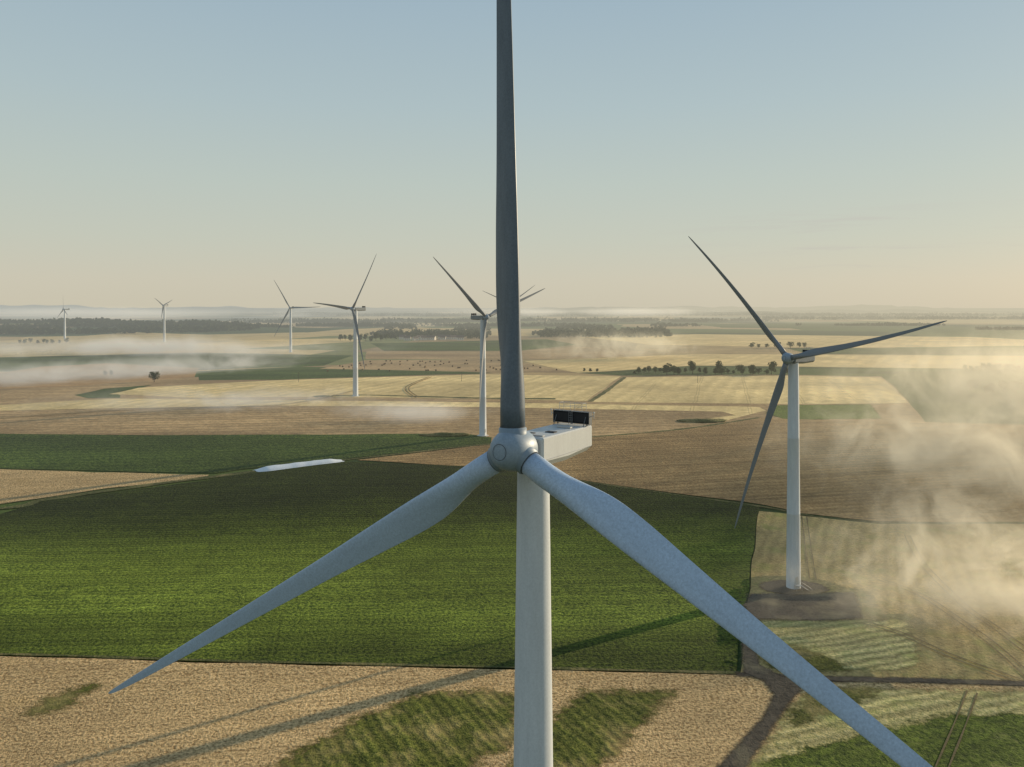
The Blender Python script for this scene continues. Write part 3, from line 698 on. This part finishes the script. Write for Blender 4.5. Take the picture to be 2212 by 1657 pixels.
# ---------------- mist ----------------
def mist(c,r,dens,nsc,label,seed,rz=0,thr=(.36,.78),aniso=.35,col=(1,.95,.84),em=.1,emc=(1,.85,.55),step=1.0,nz=1.0,det=4,core=.22,sx_=1.0,veil=0.0,dist=1.6):
    bm=bmesh.new(); bmesh.ops.create_icosphere(bm,subdivisions=3,radius=1)
    for v in bm.verts: v.co*=1+.12*noise.noise(v.co*1.6+Vector((seed,0,0)))
    m=bpy.data.materials.new('mist_vapour'); m.use_nodes=True; nt=m.node_tree; nt.nodes.clear()
    out=nt.nodes.new('ShaderNodeOutputMaterial'); tc=nt.nodes.new('ShaderNodeTexCoord')
    ln=nt.nodes.new('ShaderNodeVectorMath'); ln.operation='LENGTH'; nt.links.new(tc.outputs['Object'],ln.inputs[0])
    fall=maprange(nt,ln.outputs['Value'],0,.92,1,0,True)
    v=mapping(nt,tc.outputs['Object'],(r[0]*nsc*sx_,r[1]*nsc,r[2]*nsc*nz),rot=(0,.5 if nz>=1 else 0,.6 if nz>=1 else 0),loc=(seed*7,seed*3,0))
    n=noisen(nt,v,1,det,.66,dist)
    q=mth(nt,'ADD',n,mth(nt,'MULTIPLY',mth(nt,'SUBTRACT',fall,.5),core))
    dn=maprange(nt,q,thr[0],thr[1],0,1,True)
    if veil: dn=mth(nt,'ADD',dn,veil)
    dn=mth(nt,'MULTIPLY',mth(nt,'MULTIPLY',mth(nt,'POWER',fall,.75),dn),dens)
    sc_=nt.nodes.new('ShaderNodeVolumePrincipled')
    sc_.inputs['Color'].default_value=(*col,1); sc_.inputs['Anisotropy'].default_value=aniso
    nt.links.new(dn,sc_.inputs['Density'])
    nt.links.new(mth(nt,'MULTIPLY',dn,em),sc_.inputs['Emission Strength']); sc_.inputs['Emission Color'].default_value=(*emc,1)  # added glow in the vapour stands in for multiply scattered light
    nt.links.new(sc_.outputs[0],out.inputs['Volume'])
    try: m.cycles.volume_step_rate=step
    except Exception: pass
    o=mkobj('mist',bm,m); o.location=c; o.scale=r; o.rotation_euler=(0,0,rz); return tag(o,label,'mist',kind='stuff')
warm=dict(col=(1,.925,.74),em=.16,emc=(1,.88,.62),veil=.04,core=.12)
def above(px,py,h):
    p=at(px,py); return (p.x,p.y,p.z+h)
mist(above(2150,1330,8),(85,70,20),.070,.052,'golden mist low at the right edge',1,thr=(.46,.72),**warm)
mist(above(2060,1190,10),(52,66,20),.040,.058,'torn golden mist wisps right of the right turbine base',13,thr=(.47,.72),**warm)
mist(above(2130,1060,18),(135,110,34),.042,.034,'golden mist plume right of the right turbine',2,thr=(.46,.72),**warm)
mist(above(2280,940,28),(170,150,46),.032,.024,'high golden mist at the right edge',3,thr=(.42,.70),**warm)
cool=dict(col=(1,.97,.91),em=.15,emc=(1,.94,.82),core=.16)
mist((-375,860,18),(280,100,24),.028,.026,'white diagonal mist streak over the left middle distance',4,rz=R(58),thr=(.42,.72),step=.55,sx_=.5,**cool)
mist((-560,1200,22),(500,150,26),.024,.016,'long white mist band across the left distance',5,thr=(.41,.70),step=.35,sx_=.5,**cool)
mist((-470,740,18),(180,90,22),.034,.032,'white mist bank at the left edge',6,rz=.3,thr=(.42,.72),step=.7,sx_=.5,**cool)
mist((-210,570,16),(170,60,16),.036,.034,'thin mist over the brown field at left',7,rz=.2,thr=(.42,.72),sx_=.5,**cool)
mist((-70,520,15),(95,45,13),.034,.04,'faint mist wisp left of the upright blade',8,thr=(.42,.72),sx_=.5,**cool)
mist((150,1130,26),(170,80,34),.024,.026,'faint mist wisp rising right of the upright blade',9,thr=(.43,.70),**warm)
mist((-2000,4300,40),(1800,300,52),.0040,.0024,'low white mist bank along the left horizon',10,thr=(.34,.68),step=.25,nz=.8,det=3,sx_=.5,dist=.6,**cool)
mist((500,5200,42),(1500,260,46),.0034,.002,'low mist bank along the middle horizon',11,thr=(.38,.68),step=.25,nz=.8,det=3,sx_=.5,dist=.6,**cool)

# ---------------- world, sun, camera ----------------
w=bpy.data.worlds.new('World'); S.world=w; w.use_nodes=True; nt=w.node_tree
bg=nt.nodes['Background']
sk=nt.nodes.new('ShaderNodeTexSky'); sk.sky_type='NISHITA'; sk.sun_disc=False; sk.sun_elevation=SUN_EL; sk.sun_rotation=SUN_AZ; sk.air_density=1; sk.dust_density=1.5; sk.altitude=100
tc=nt.nodes.new('ShaderNodeTexCoord'); gen=tc.outputs['Generated']; sx=nt.nodes.new('ShaderNodeSeparateXYZ'); nt.links.new(gen,sx.inputs[0])
cr=nt.nodes.new('ShaderNodeValToRGB'); nt.links.new(mth(nt,'MAXIMUM',sx.outputs[2],0),cr.inputs[0])
el=cr.color_ramp.elements
st=[(0,(.62,.575,.45)),(.03,(.62,.585,.47)),(.08,(.57,.59,.50)),(.15,(.515,.58,.53)),(.24,(.44,.54,.56)),(.36,(.36,.475,.55)),(1,(.17,.28,.43))]
el[0].position=st[0][0]; el[0].color=(*st[0][1],1); el[1].position=st[-1][0]; el[1].color=(*st[-1][1],1)
for s,c in st[1:-1]:
    e=el.new(s); e.color=(*c,1)
v1=nt.nodes.new('ShaderNodeVectorMath'); v1.operation='SCALE'; nt.links.new(cr.outputs[0],v1.inputs[0]); v1.inputs['Scale'].default_value=10.0
cn=noisen(nt,mapping(nt,gen,(5,5,90),loc=(3,1,0)),1.0,5,.6,.5)
cm=mth(nt,'MULTIPLY',maprange(nt,cn,.5,.7,0,.5,True),maprange(nt,sx.outputs[0],.12,.4,0,1,True))
cm=mth(nt,'MULTIPLY',cm,mth(nt,'MULTIPLY',maprange(nt,sx.outputs[2],.025,.05,0,1,True),maprange(nt,sx.outputs[2],.09,.13,1,0,True)))
base=mixc(nt,cm,v1.outputs[0],(5.2,4.95,4.6))
col=mixc(nt,.93,sk.outputs[0],base)
nt.links.new(col,bg.inputs[0]); bg.inputs[1].default_value=.1
sd=bpy.data.lights.new('Sun','SUN'); sd.energy=5; sd.angle=R(.5); sd.color=(1,.83,.58)
so=bpy.data.objects.new('Sun',sd); C.objects.link(so)
dirv=Vector((math.sin(SUN_AZ)*math.cos(SUN_EL),math.cos(SUN_AZ)*math.cos(SUN_EL),math.sin(SUN_EL)))
so.rotation_euler=dirv.to_track_quat('Z','Y').to_euler()
cd=bpy.data.cameras.new('Camera'); co=bpy.data.objects.new('Camera',cd); C.objects.link(co)
cd.lens=36*F/2212; cd.clip_end=60000; cd.clip_start=.5; co.location=(0,0,CH); co.rotation_euler=(math.pi/2,0,0); cd.shift_y=-(828.5-HZ)/2212
S.camera=co
S.view_settings.view_transform='Standard'; S.view_settings.look='None'; S.view_settings.exposure=0
